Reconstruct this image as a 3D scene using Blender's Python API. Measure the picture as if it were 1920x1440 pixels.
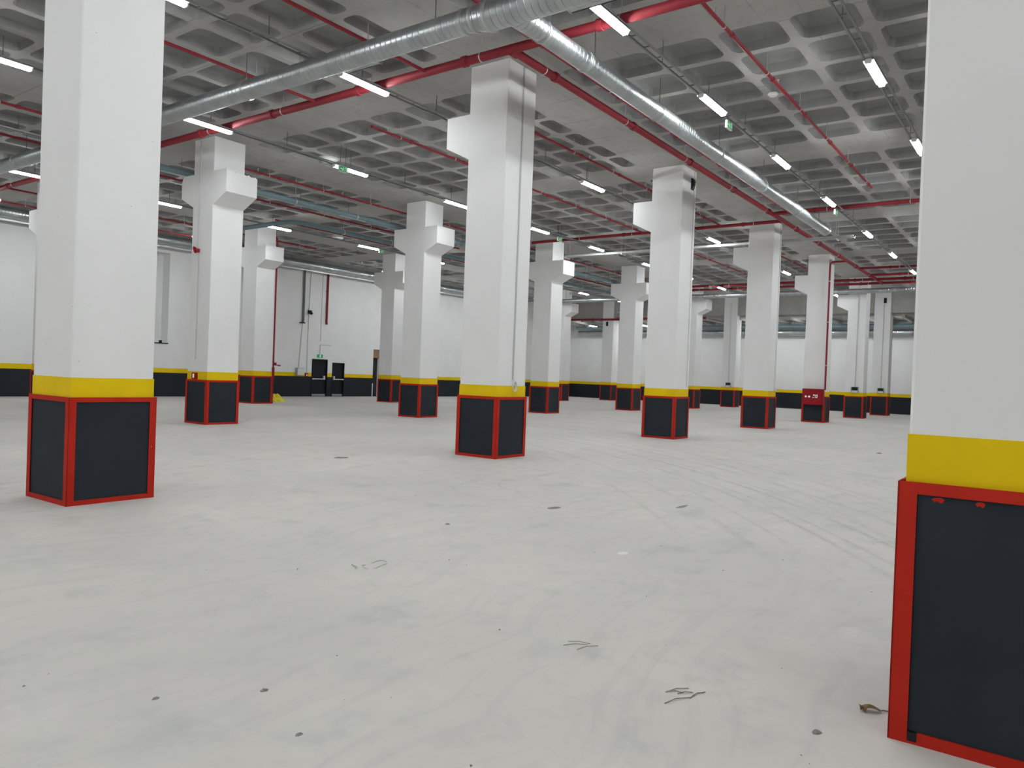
import bpy, math, random
from mathutils import Matrix, Vector
random.seed(7)
sc = bpy.context.scene
for o in list(bpy.data.objects):
    bpy.data.objects.remove(o, do_unlink=True)
COL = sc.collection

# ------------------------------------------------------------------ camera, world, exposure
CAM = Vector((-11.195785506, -8.523078217, 1.483044844))
R_ = Vector((0.5854047569, -0.8098763840, 0.0374367886))
U_ = Vector((-0.0132100691, 0.0366415705, 0.9992411568))
F_ = Vector((0.8106335576, 0.5854550691, -0.0107516267))
FPX = 1429.4583
cd = bpy.data.cameras.new('camera')
cd.sensor_width = 36.0
cd.lens = FPX * 36.0 / 1920.0
cd.clip_start = 0.05
cd.clip_end = 300
cam = bpy.data.objects.new('camera', cd)
COL.objects.link(cam)
cam.matrix_world = Matrix(((R_.x, U_.x, -F_.x, CAM.x), (R_.y, U_.y, -F_.y, CAM.y), (R_.z, U_.z, -F_.z, CAM.z), (0, 0, 0, 1)))
sc.camera = cam
w = bpy.data.worlds.new('world')
w.use_nodes = True
w.node_tree.nodes['Background'].inputs[0].default_value = (0.5, 0.5, 0.5, 1)
w.node_tree.nodes['Background'].inputs[1].default_value = 0.0
sc.world = w
sc.view_settings.view_transform = 'Standard'
sc.view_settings.look = 'None'
sc.view_settings.gamma = 1.0
sc.view_settings.use_curve_mapping = False
sc.view_settings.exposure = 0.52
LAMP_STRENGTH = 71.0
LAMP_COLOR = (0.955, 0.985, 1.0)

# ------------------------------------------------------------------ materials
def mat(name, color, rough=0.6, metal=0.0, noise=None, bump=None, emit=None):
    """noise=(scale, amount, detail), bump=(scale, strength)"""
    m = bpy.data.materials.new(name)
    m.use_nodes = True
    nt = m.node_tree
    b = nt.nodes['Principled BSDF']
    b.inputs['Base Color'].default_value = (*color, 1)
    b.inputs['Roughness'].default_value = rough
    b.inputs['Metallic'].default_value = metal
    geo = None
    if noise or bump:
        geo = nt.nodes.new('ShaderNodeNewGeometry')
    if noise:
        n = nt.nodes.new('ShaderNodeTexNoise')
        n.inputs['Scale'].default_value = noise[0]
        n.inputs['Detail'].default_value = noise[2]
        nt.links.new(geo.outputs['Position'], n.inputs['Vector'])
        r = nt.nodes.new('ShaderNodeValToRGB')
        r.color_ramp.elements[0].position = 0.3
        r.color_ramp.elements[1].position = 0.7
        lo = [max(0, c * (1 - noise[1])) for c in color]
        hi = [min(1, c * (1 + noise[1])) for c in color]
        r.color_ramp.elements[0].color = (*lo, 1)
        r.color_ramp.elements[1].color = (*hi, 1)
        nt.links.new(n.outputs['Fac'], r.inputs['Fac'])
        nt.links.new(r.outputs['Color'], b.inputs['Base Color'])
    if bump:
        n2 = nt.nodes.new('ShaderNodeTexNoise')
        n2.inputs['Scale'].default_value = bump[0]
        n2.inputs['Detail'].default_value = 4
        nt.links.new(geo.outputs['Position'], n2.inputs['Vector'])
        bp = nt.nodes.new('ShaderNodeBump')
        bp.inputs['Strength'].default_value = bump[1]
        bp.inputs['Distance'].default_value = 0.01
        nt.links.new(n2.outputs['Fac'], bp.inputs['Height'])
        nt.links.new(bp.outputs['Normal'], b.inputs['Normal'])
    if metal == 0 and not emit:
        b.inputs['Specular IOR Level'].default_value = 0.25
    if emit:
        b.inputs['Emission Color'].default_value = (*emit[0], 1)
        b.inputs['Emission Strength'].default_value = emit[1]
    return m

class NT:
    """tiny node-building helper"""
    def __init__(s, m):
        s.nt = m.node_tree
        s.b = s.nt.nodes['Principled BSDF']
    def put(s, sock, v):
        if isinstance(v, bpy.types.NodeSocket):
            s.nt.links.new(v, sock)
        else:
            sock.default_value = v
    def math(s, op, a, b=0.0, clamp=False):
        n = s.nt.nodes.new('ShaderNodeMath')
        n.operation = op
        n.use_clamp = clamp
        s.put(n.inputs[0], a)
        s.put(n.inputs[1], b)
        return n.outputs[0]
    def noise(s, vec, scale, detail=3, rough=0.5):
        n = s.nt.nodes.new('ShaderNodeTexNoise')
        n.inputs['Scale'].default_value = scale
        n.inputs['Detail'].default_value = detail
        n.inputs['Roughness'].default_value = rough
        s.nt.links.new(vec, n.inputs['Vector'])
        return n.outputs['Fac']
    def mapping(s, vec, scale=(1, 1, 1), rot=(0, 0, 0)):
        n = s.nt.nodes.new('ShaderNodeMapping')
        n.inputs['Scale'].default_value = scale
        n.inputs['Rotation'].default_value = rot
        s.nt.links.new(vec, n.inputs['Vector'])
        return n.outputs[0]
    def ramp(s, v, lo, hi):
        n = s.nt.nodes.new('ShaderNodeMapRange')
        n.inputs['From Min'].default_value = lo
        n.inputs['From Max'].default_value = hi
        s.nt.links.new(v, n.inputs['Value'])
        return n.outputs[0]
    def mix(s, f, a, b):
        n = s.nt.nodes.new('ShaderNodeMix')
        n.data_type = 'RGBA'
        s.put(n.inputs['Factor'], f)
        for k, v in ((6, a), (7, b)):
            if isinstance(v, bpy.types.NodeSocket):
                s.nt.links.new(v, n.inputs[k])
            else:
                n.inputs[k].default_value = (*v, 1)
        return n.outputs[2]
    def pos(s):
        n = s.nt.nodes.new('ShaderNodeNewGeometry')
        x = s.nt.nodes.new('ShaderNodeSeparateXYZ')
        s.nt.links.new(n.outputs['Position'], x.inputs[0])
        return n.outputs['Position'], x.outputs

def floor_material():
    m = bpy.data.materials.new('dusty_concrete_floor')
    m.use_nodes = True
    t = NT(m)
    P, (x, y, z) = t.pos()
    base = t.mix(t.ramp(t.noise(P, 0.35, 5, 0.6), 0.3, 0.7), (0.555, 0.54, 0.51), (0.645, 0.62, 0.575))
    fine = t.noise(t.mapping(P, (1, 1, 1)), 3.0, 6, 0.65)
    base = t.mix(t.math('MULTIPLY', t.ramp(fine, 0.52, 0.75), 0.45), base, (0.46, 0.45, 0.43))
    # pale bluish trowel patches
    base = t.mix(t.math('MULTIPLY', t.ramp(t.noise(P, 1.1, 4, 0.55), 0.58, 0.72), 0.45), base, (0.46, 0.475, 0.485))
    # medium blotches and fine grain
    base = t.mix(t.math('MULTIPLY', t.ramp(t.noise(P, 2.2, 6, 0.7), 0.54, 0.74), 0.5), base, (0.44, 0.445, 0.445))
    base = t.mix(t.math('MULTIPLY', t.ramp(t.noise(P, 1.7, 5, 0.6), 0.60, 0.72), 0.4), base, (0.70, 0.68, 0.645))
    # swept streaks, warped
    wn = t.nt.nodes.new('ShaderNodeTexNoise')
    wn.inputs['Scale'].default_value = 0.35
    t.nt.links.new(P, wn.inputs['Vector'])
    va = t.nt.nodes.new('ShaderNodeVectorMath')
    va.operation = 'MULTIPLY_ADD'
    va.inputs[1].default_value = (2.2, 2.2, 0)
    t.nt.links.new(wn.outputs['Color'], va.inputs[0])
    t.nt.links.new(P, va.inputs[2])
    st = t.noise(t.mapping(va.outputs[0], (0.3, 4.5, 1), (0, 0, math.radians(56))), 1.6, 5, 0.62)
    base = t.mix(t.math('MULTIPLY', t.ramp(st, 0.52, 0.78), 0.4), base, (0.42, 0.415, 0.405))
    # tyre marks: arcs about centres (cx, cy, radius, width, strength)
    gate = t.math('MULTIPLY', t.ramp(t.noise(P, 0.7, 3), 0.34, 0.56), t.ramp(x, -5.6, -3.2))
    rubber = t.noise(P, 22.0, 2)
    total = None
    arcs = [(-17.6, 13.3, 25.0 + d, wd, k) for d, wd, k in ((-1.9, .05, .35), (-1.3, .08, .45), (-.9, .04, .4), (-.45, .06, .6), (-.25, .04, .5), (.1, .07, .65),
            (.3, .04, .5), (.75, .09, .5), (1.1, .04, .45), (1.6, .08, .4), (2.3, .05, .35), (3.2, .1, .3))]
    arcs += [(-15.0, 16.5, 26.6, .06, .4), (-15.0, 16.5, 27.3, .05, .4), (-15.0, 16.5, 28.4, .07, .35), (-3.0, -2.9, .95, .03, .4), (-2.4, -3.0, .8, .03, .4),
             (-1.4, -3.4, 1.2, .04, .35), (-2.2, -4.0, 1.5, .03, .3), (2.5, -3.0, 4.6, .05, .3)]
    for cx, cy, r, wd, k in arcs:
        dx = t.math('SUBTRACT', x, cx)
        dy = t.math('SUBTRACT', y, cy)
        d = t.math('SQRT', t.math('ADD', t.math('MULTIPLY', dx, dx), t.math('MULTIPLY', dy, dy)))
        e = t.math('DIVIDE', t.math('ABSOLUTE', t.math('SUBTRACT', d, r)), wd)
        g = t.math('MULTIPLY', t.math('SUBTRACT', 1.0, e, True), k)
        total = g if total is None else t.math('MAXIMUM', total, g)
    total = t.math('MULTIPLY', total, gate)
    total = t.math('MULTIPLY', total, t.ramp(rubber, 0.3, 0.6))
    base = t.mix(t.math('MULTIPLY', total, 1.0), base, (0.30, 0.30, 0.30))
    # small dark specks
    v = t.nt.nodes.new('ShaderNodeTexVoronoi')
    v.inputs['Scale'].default_value = 2.6
    t.nt.links.new(P, v.inputs['Vector'])
    sp = t.math('LESS_THAN', v.outputs['Distance'], 0.03)
    sp = t.math('MULTIPLY', sp, t.math('GREATER_THAN', t.noise(P, 0.9, 2), 0.55))
    base = t.mix(t.math('MULTIPLY', sp, 0.7), base, (0.16, 0.15, 0.13))
    t.nt.links.new(base, t.b.inputs['Base Color'])
    t.b.inputs['Roughness'].default_value = 0.72
    bp = t.nt.nodes.new('ShaderNodeBump')
    bp.inputs['Strength'].default_value = 0.12
    bp.inputs['Distance'].default_value = 0.01
    t.nt.links.new(fine, bp.inputs['Height'])
    t.nt.links.new(bp.outputs['Normal'], t.b.inputs['Normal'])
    return m

def concrete_material():
    m = bpy.data.materials.new('raw_concrete')
    m.use_nodes = True
    t = NT(m)
    P, (x, y, z) = t.pos()
    base = t.mix(t.ramp(t.noise(P, 0.9, 6, 0.65), 0.3, 0.7), (0.34, 0.335, 0.32), (0.44, 0.43, 0.41))
    base = t.mix(t.math('MULTIPLY', t.ramp(t.noise(P, 4.5, 5, 0.7), 0.5, 0.75), 0.4), base, (0.24, 0.235, 0.225))
    # formwork sheet joints on the flat strips
    for a, step in ((x, 1.22), (y, 0.61)):
        f = t.math('FRACT', t.math('DIVIDE', a, step))
        l = t.math('LESS_THAN', t.math('ABSOLUTE', t.math('SUBTRACT', f, 0.5)), 0.012)
        l = t.math('MULTIPLY', l, t.ramp(t.noise(P, 0.7, 2), 0.4, 0.6))
        base = t.mix(t.math('MULTIPLY', l, 0.45), base, (0.14, 0.135, 0.13))
    t.nt.links.new(base, t.b.inputs['Base Color'])
    t.b.inputs['Roughness'].default_value = 0.85
    return m

def coffer_material():
    m = bpy.data.materials.new('smooth_mould_concrete')
    m.use_nodes = True
    t = NT(m)
    P, (x, y, z) = t.pos()
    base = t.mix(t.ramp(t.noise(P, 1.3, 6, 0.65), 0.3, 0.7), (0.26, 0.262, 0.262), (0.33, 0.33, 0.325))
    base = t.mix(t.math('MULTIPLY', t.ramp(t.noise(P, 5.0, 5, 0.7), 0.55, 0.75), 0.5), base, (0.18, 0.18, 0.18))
    t.nt.links.new(base, t.b.inputs['Base Color'])
    t.b.inputs['Roughness'].default_value = 0.8
    return m

def white_paint_material():
    m = bpy.data.materials.new('white_wall_paint')
    m.use_nodes = True
    t = NT(m)
    P, (x, y, z) = t.pos()
    base = t.mix(t.ramp(t.noise(P, 1.2, 4), 0.3, 0.7), (0.80, 0.80, 0.80), (0.84, 0.84, 0.84))
    v = t.nt.nodes.new('ShaderNodeTexVoronoi')
    v.inputs['Scale'].default_value = 9.0
    t.nt.links.new(P, v.inputs['Vector'])
    pit = t.math('MULTIPLY', t.math('LESS_THAN', v.outputs['Distance'], 0.045), t.math('GREATER_THAN', t.noise(P, 2.3, 2), 0.56))
    base = t.mix(t.math('MULTIPLY', pit, 0.8), base, (0.30, 0.29, 0.28))
    t.nt.links.new(base, t.b.inputs['Base Color'])
    t.b.inputs['Roughness'].default_value = 0.8
    t.b.inputs['Specular IOR Level'].default_value = 0.25
    bp = t.nt.nodes.new('ShaderNodeBump')
    bp.inputs['Strength'].default_value = 0.06
    bp.inputs['Distance'].default_value = 0.01
    t.nt.links.new(t.noise(P, 14, 3), bp.inputs['Height'])
    t.nt.links.new(bp.outputs['Normal'], t.b.inputs['Normal'])
    return m

def chipped_red():
    m = bpy.data.materials.new('red_frame_paint')
    m.use_nodes = True
    t = NT(m)
    P, _ = t.pos()
    base = t.mix(t.ramp(t.noise(P, 2.2, 4), 0.35, 0.65), (0.43, 0.016, 0.006), (0.50, 0.022, 0.009))
    v = t.nt.nodes.new('ShaderNodeTexVoronoi')
    v.inputs['Scale'].default_value = 12
    t.nt.links.new(P, v.inputs['Vector'])
    ch = t.math('MULTIPLY', t.math('LESS_THAN', v.outputs['Distance'], 0.07), t.math('GREATER_THAN', t.noise(P, 3.0, 2), 0.6))
    base = t.mix(t.math('MULTIPLY', ch, 0.8), base, (0.6, 0.52, 0.48))
    t.nt.links.new(base, t.b.inputs['Base Color'])
    t.b.inputs['Roughness'].default_value = 0.6
    t.b.inputs['Specular IOR Level'].default_value = 0.2
    return m

def dark_panel_material():
    m = bpy.data.materials.new('dark_rubber_panel')
    m.use_nodes = True
    t = NT(m)
    P, _ = t.pos()
    base = t.mix(t.ramp(t.noise(P, 1.6, 4), 0.3, 0.7), (0.011, 0.0165, 0.0235), (0.017, 0.024, 0.032))
    v = t.nt.nodes.new('ShaderNodeTexVoronoi')
    v.inputs['Scale'].default_value = 8
    t.nt.links.new(t.mapping(P, (1, 1, .5)), v.inputs['Vector'])
    ch = t.math('MULTIPLY', t.math('LESS_THAN', v.outputs['Distance'], 0.06), t.math('GREATER_THAN', t.noise(P, 1.7, 2), 0.6))
    base = t.mix(t.math('MULTIPLY', ch, 0.35), base, (0.3, 0.32, 0.33))
    t.nt.links.new(base, t.b.inputs['Base Color'])
    t.b.inputs['Roughness'].default_value = 0.65
    t.b.inputs['Specular IOR Level'].default_value = 0.3
    return m

def galvanised(axis):
    m = bpy.data.materials.new('galvanised_spiral_steel')
    m.use_nodes = True
    t = NT(m)
    P, (x, y, z) = t.pos()
    base = t.mix(t.ramp(t.noise(P, 3.0, 4), 0.3, 0.7), (0.40, 0.43, 0.44), (0.52, 0.55, 0.56))
    t.nt.links.new(base, t.b.inputs['Base Color'])
    t.b.inputs['Metallic'].default_value = 0.9
    t.b.inputs['Roughness'].default_value = 0.36
    a = x if axis == 'X' else y
    f = t.math('FRACT', t.math('DIVIDE', a, 0.11))
    h = t.math('SUBTRACT', 1.0, t.math('MULTIPLY', t.math('ABSOLUTE', t.math('SUBTRACT', f, 0.5)), 9.0), True)
    bp = t.nt.nodes.new('ShaderNodeBump')
    bp.inputs['Strength'].default_value = 0.9
    bp.inputs['Distance'].default_value = 0.012
    t.nt.links.new(h, bp.inputs['Height'])
    t.nt.links.new(bp.outputs['Normal'], t.b.inputs['Normal'])
    return m

M = dict(
    floor=floor_material(), concrete=concrete_material(), mould=coffer_material(), white=white_paint_material(),
    yellow=mat('yellow_paint', (0.80, 0.56, 0.0), 0.7, noise=(2.0, 0.06, 3)),
    dado=mat('dark_wall_paint', (0.013, 0.018, 0.025), 0.55, noise=(0.8, 0.12, 4)),
    red=chipped_red(), panel=dark_panel_material(),
    pipe=mat('red_pipe_paint', (0.25, 0.022, 0.032), 0.62, noise=(1.5, 0.1, 3)),
    hydrant=mat('hydrant_red', (0.30, 0.008, 0.014), 0.35, noise=(3.0, 0.06, 2)),
    ductX=galvanised('X'), ductY=galvanised('Y'),
    steel=mat('zinc_steel', (0.52, 0.53, 0.53), 0.42, 0.7, noise=(5, 0.12, 3)),
    tray=mat('tray_steel', (0.42, 0.43, 0.43), 0.7, 0.2, noise=(4, 0.1, 3)),
    tray_dark=mat('tray_dark_steel', (0.24, 0.245, 0.25), 0.5, 0.4, noise=(4, 0.1, 3)),
    rod=mat('rod_steel', (0.16, 0.16, 0.16), 0.5, 0.5),
    teal=mat('blue_grey_pipe', (0.17, 0.25, 0.28), 0.5, noise=(2, 0.1, 3)),
    greypipe=mat('dark_grey_pipe', (0.16, 0.165, 0.17), 0.5),
    conduit=mat('grey_conduit', (0.55, 0.55, 0.55), 0.5),
    lampbody=mat('lamp_housing', (0.62, 0.62, 0.61), 0.5),
    glow=mat('lamp_diffuser_lit', (0.9, 0.9, 0.9), 0.5, emit=(LAMP_COLOR, LAMP_STRENGTH)),
    unlit=mat('lamp_diffuser_unlit', (0.72, 0.72, 0.70), 0.4),
    green=mat('exit_green', (0.01, 0.26, 0.08), 0.4, emit=((0.0, 0.30, 0.08), 0.25)),
    sign_white=mat('sign_white', (0.85, 0.9, 0.86), 0.4, emit=((0.8, 1.0, 0.85), 0.12)),
    plastic=mat('white_plastic', (0.72, 0.72, 0.70), 0.45),
    black=mat('black_plastic', (0.012, 0.013, 0.018), 0.35),
    boxgrey=mat('grey_enamel', (0.34, 0.35, 0.34), 0.45),
    door=mat('dark_door_paint', (0.006, 0.009, 0.014), 0.5, noise=(1.2, 0.15, 3)),
    plywood=mat('plywood', (0.30, 0.19, 0.11), 0.7, noise=(4, 0.2, 4)),
    voidm=mat('unlit_passage', (0.03, 0.03, 0.032), 0.8),  # near-black colour stands for the darkness beyond the openings
    tarp=mat('yellow_plastic_sheet', (0.74, 0.66, 0.04), 0.45, noise=(6, 0.12, 3)),
    leaf=mat('dry_leaf', (0.22, 0.14, 0.07), 0.8, noise=(30, 0.3, 3)),
    wood=mat('splintered_wood', (0.27, 0.22, 0.17), 0.8, noise=(30, 0.3, 3)),
    paper=mat('white_paper', (0.8, 0.8, 0.78), 0.7),
    dirt=mat('dark_grit', (0.24, 0.235, 0.22), 0.9, noise=(25, 0.3, 3)),
)

# ------------------------------------------------------------------ mesh helpers: every shape is (verts, faces)
def box(x0, x1, y0, y1, z0, z1):
    V = [(x0, y0, z0), (x1, y0, z0), (x1, y1, z0), (x0, y1, z0), (x0, y0, z1), (x1, y0, z1), (x1, y1, z1), (x0, y1, z1)]
    F = [(0, 3, 2, 1), (4, 5, 6, 7), (0, 1, 5, 4), (1, 2, 6, 5), (2, 3, 7, 6), (3, 0, 4, 7)]
    return V, F

def cbox(c, s):
    return box(c[0] - s[0] / 2, c[0] + s[0] / 2, c[1] - s[1] / 2, c[1] + s[1] / 2, c[2] - s[2] / 2, c[2] + s[2] / 2)

def tube(pts, r, n=10, cap=True, radii=None):
    pts = [Vector(p) for p in pts]
    V, F = [], []
    prev = None
    for i, p in enumerate(pts):
        a = pts[max(i - 1, 0)]
        b = pts[min(i + 1, len(pts) - 1)]
        d = (b - a).normalized()
        if prev is None:
            up = Vector((0, 0, 1)) if abs(d.z) < 0.9 else Vector((1, 0, 0))
            s = d.cross(up).normalized()
        else:
            s = (prev - d * prev.dot(d)).normalized()
        prev = s
        t = d.cross(s)
        rr = radii[i] if radii else r
        for k in range(n):
            th = 2 * math.pi * k / n
            V.append(tuple(p + s * (rr * math.cos(th)) + t * (rr * math.sin(th))))
    for i in range(len(pts) - 1):
        for k in range(n):
            a, b = i * n + k, i * n + (k + 1) % n
            F.append((a, b, b + n, a + n))
    if cap:
        F.append(tuple(range(n - 1, -1, -1)))
        F.append(tuple(range((len(pts) - 1) * n, len(pts) * n)))
    return V, F

def arc_bend(p0, corner, p1, r, n=6):
    """polyline p0 -> rounded corner -> p1"""
    p0, c, p1 = Vector(p0), Vector(corner), Vector(p1)
    a = (p0 - c).normalized()
    b = (p1 - c).normalized()
    pts = [p0]
    for k in range(n + 1):
        t = k / n
        pts.append(c + a * r * (1 - t) ** 2 + b * r * t ** 2)
    pts.append(p1)
    return pts

def join(*shapes):
    V, F = [], []
    for v, f in shapes:
        o = len(V)
        V += list(v)
        F += [tuple(i + o for i in q) for q in f]
    return V, F

def prism(poly, axis, a0, a1):
    """extrude 2-D polygon along an axis; poly given in the other two coordinates in order"""
    n = len(poly)
    def P(u, v, a):
        return {'x': (a, u, v), 'y': (u, a, v), 'z': (u, v, a)}[axis]
    V = [P(u, v, a0) for u, v in poly] + [P(u, v, a1) for u, v in poly]
    F = [tuple(range(n - 1, -1, -1)), tuple(range(n, 2 * n))]
    for i in range(n):
        j = (i + 1) % n
        F.append((i, j, j + n, i + n))
    return V, F

def mesh(name, shape, m, smooth=False):
    me = bpy.data.meshes.new(name)
    me.from_pydata([tuple(v) for v in shape[0]], [], shape[1])
    me.validate()
    import bmesh
    bm = bmesh.new()
    bm.from_mesh(me)
    bmesh.ops.recalc_face_normals(bm, faces=bm.faces)
    bm.to_mesh(me)
    bm.free()
    for x in (m if isinstance(m, (list, tuple)) else [m]):
        me.materials.append(x)
    if smooth:
        me.polygons.foreach_set('use_smooth', [True] * len(me.polygons))
        try:
            me.set_sharp_from_angle(angle=math.radians(40))
        except Exception:
            pass
    return me

def link(name, me, parent=None, loc=(0, 0, 0)):
    o = bpy.data.objects.new(name, me)
    COL.objects.link(o)
    o.location = loc
    if parent is not None:
        o.parent = parent
    return o

def part(name, shape, m, parent, smooth=False, label=None):
    """shape in world coordinates; the parent chain is subtracted"""
    off = Vector((0, 0, 0))
    p = parent
    while p is not None:
        off += p.location
        p = p.parent
    V = [(v[0] - off.x, v[1] - off.y, v[2] - off.z) for v in shape[0]]
    o = link(name, mesh(name, (V, shape[1]), m, smooth), parent)
    if label:
        o['label'] = label
    return o

def tag(o, label, cat, group=None):
    o['label'] = label
    o['category'] = cat
    if group:
        o['group'] = group
    return o

def thing(name, loc, label, cat, group=None):
    o = link(name, None, None, loc)
    o.empty_display_size = 0.2
    return tag(o, label, cat, group)

def single(name, shape, m, label, cat, group=None, smooth=False):
    """a thing that is one mesh, origin at its base centre"""
    xs = [v[0] for v in shape[0]]; ys = [v[1] for v in shape[0]]; zs = [v[2] for v in shape[0]]
    c = ((min(xs) + max(xs)) / 2, (min(ys) + max(ys)) / 2, min(zs))
    V = [(v[0] - c[0], v[1] - c[1], v[2] - c[2]) for v in shape[0]]
    o = link(name, mesh(name, (V, shape[1]), m, smooth), None, c)
    return tag(o, label, cat, group)

def struct(name, shape, m):
    o = link(name, mesh(name, shape, m))
    o['kind'] = 'structure'
    return o

def in_frame(p, margin=40):
    d = Vector(p) - CAM
    z = d.dot(F_)
    if z < 0.3:
        return False
    u = 960 + FPX * d.dot(R_) / z
    v = 720 - FPX * d.dot(U_) / z
    return -margin < u < 1920 + margin and -margin < v < 1440 + margin

# ------------------------------------------------------------------ the hall
X0, X1, Y0, Y1, ZC = -32.0, 41.0, -21.0, 23.5, 7.07
BX = 36.62                    # concrete beam where the roof drops at the far side
ZL = 5.78
DADO, YEL = 1.05, 1.25

fl = struct('floor', box(X0 - .3, X1 + .3, Y0 - .3, Y1 + .6, -0.2, 0.0), M['floor'])

# ceiling: flat strips on the column lines, coffers between them
def even(a, b, n, rib=0.155):
    ww = (b - a - (n - 1) * rib) / n
    return [(a + k * (ww + rib), a + k * (ww + rib) + ww) for k in range(n)]
XO = even(-13.9, -8.2, 5) + even(-6.15, -1.05, 5) + even(.53, 6.72, 6) + even(8.2, 14.34, 6) + even(15.84, 21.9, 6) + even(23.4, 29.5, 6) + even(31.0, 36.1, 5)
YO = even(-16.2, -9.3, 6) + [(-7.6, -7.12), (-6.97, -6.02), (-5.87, -4.93), (-4.77, -3.81), (-3.66, -2.72), (-2.56, -1.63), (-1.47, -.87),
     (.66, 1.05), (1.21, 2.09), (2.25, 3.12), (3.28, 4.17), (4.33, 5.22), (5.38, 6.22), (6.38, 7.22), (7.38, 8.2)] + even(9.93, 17.1, 7) + even(18.6, 22.6, 4)
xs = sorted([X0 - .3, BX + .4] + [v for p in XO for v in p])
ys = sorted([Y0 - .3, Y1 + .3] + [v for p in YO for v in p])
sx = set(XO); sy = set(YO)
V = [(x, y, ZC) for y in ys for x in xs]
nx = len(xs)
F = []
for j in range(len(ys) - 1):
    for i in range(nx - 1):
        if (xs[i], xs[i + 1]) in sx and (ys[j], ys[j + 1]) in sy:
            continue
        a = j * nx + i
        F.append((a, a + nx, a + nx + 1, a + 1))
top = box(X0 - .3, BX + .4, Y0 - .3, Y1 + .3, 7.6, 7.8)
ceil = struct('ceiling', join((V, F), top), M['concrete'])

def coffer_shape(w_, h_, depth=0.24):
    n, r = 3, min(0.16, w_ * .3, h_ * .3)
    def ring(a, b, rr, z):
        P = []
        for cx, cy, s in ((a, b, 0), (-a, b, 1), (-a, -b, 2), (a, -b, 3)):
            ox, oy = cx - math.copysign(rr, cx), cy - math.copysign(rr, cy)
            for k in range(n + 1):
                th = math.pi / 2 * (s + k / n)
                P.append((ox + rr * math.cos(th), oy + rr * math.sin(th), z))
        return P
    A = ring(w_ / 2, h_ / 2, r, 0)
    B = ring(w_ / 2 - .03, h_ / 2 - .03, r * .95, depth * .62)
    D = ring(w_ / 2 - .12, h_ / 2 - .12, r * .8, depth)
    N = len(A)
    V = A + B + D
    F = [(k, (k + 1) % N, (k + 1) % N + N, k + N) for k in range(N)]
    F += [(k + N, (k + 1) % N + N, (k + 1) % N + 2 * N, k + 2 * N) for k in range(N)]
    F.append(tuple(range(2 * N, 3 * N)))
    for s, (cx, cy) in enumerate(((w_ / 2, h_ / 2), (-w_ / 2, h_ / 2), (-w_ / 2, -h_ / 2), (w_ / 2, -h_ / 2))):
        V.append((cx, cy, 0))
        c = len(V) - 1
        for k in range(n):
            F.append((c, s * (n + 1) + k, s * (n + 1) + k + 1))
    return V, F
def coffer_mesh(ww, hh):
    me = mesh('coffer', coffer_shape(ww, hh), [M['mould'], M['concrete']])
    n = len(me.polygons)
    me.polygons.foreach_set('material_index', [0] * (n - 12) + [1] * 12)
    me.polygons.foreach_set('use_smooth', [False] * 16 + [True] * (n - 28) + [False] * 12)
    return me
cells = []
for a in XO:
    for b in YO:
        c = Vector(((a[0] + a[1]) / 2, (b[0] + b[1]) / 2, ZC))
        cells.append((not in_frame(c), (c - CAM).length, c, a[1] - a[0], b[1] - b[0]))
cells.sort(key=lambda t: (t[0], t[1]))
cache = {}
rest = []
for k, (hid, d, c, ww, hh) in enumerate(cells):
    if k < 300 and not hid:
        key = (round(ww, 3), round(hh, 3))
        if key not in cache:
            cache[key] = coffer_mesh(ww, hh)
        link('coffer', cache[key], ceil, c)
    else:
        v, f = coffer_shape(ww, hh)
        rest.append(([(p[0] + c.x, p[1] + c.y, p[2] + c.z) for p in v], f))
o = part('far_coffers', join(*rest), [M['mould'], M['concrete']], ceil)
_n = len(coffer_shape(1, 1)[1])
o.data.polygons.foreach_set('material_index', ([0] * (_n - 12) + [1] * 12) * len(rest))
o['kind'] = 'stuff'

# lower roof and deep concrete beam at the far right end
struct('ceiling_far', join(box(BX + .4, X1 + .3, Y0 - .3, Y1 + .3, ZL, ZL + .3),
       *[box(BX + .4, X1, y, y + .18, ZL - .16, ZL) for y in [k * 1.06 - 17 for k in range(38)]]), M['concrete'])
struct('concrete_beam', box(BX, BX + .75, Y0, Y1, 5.88, ZC + .02), M['concrete'])

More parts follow.
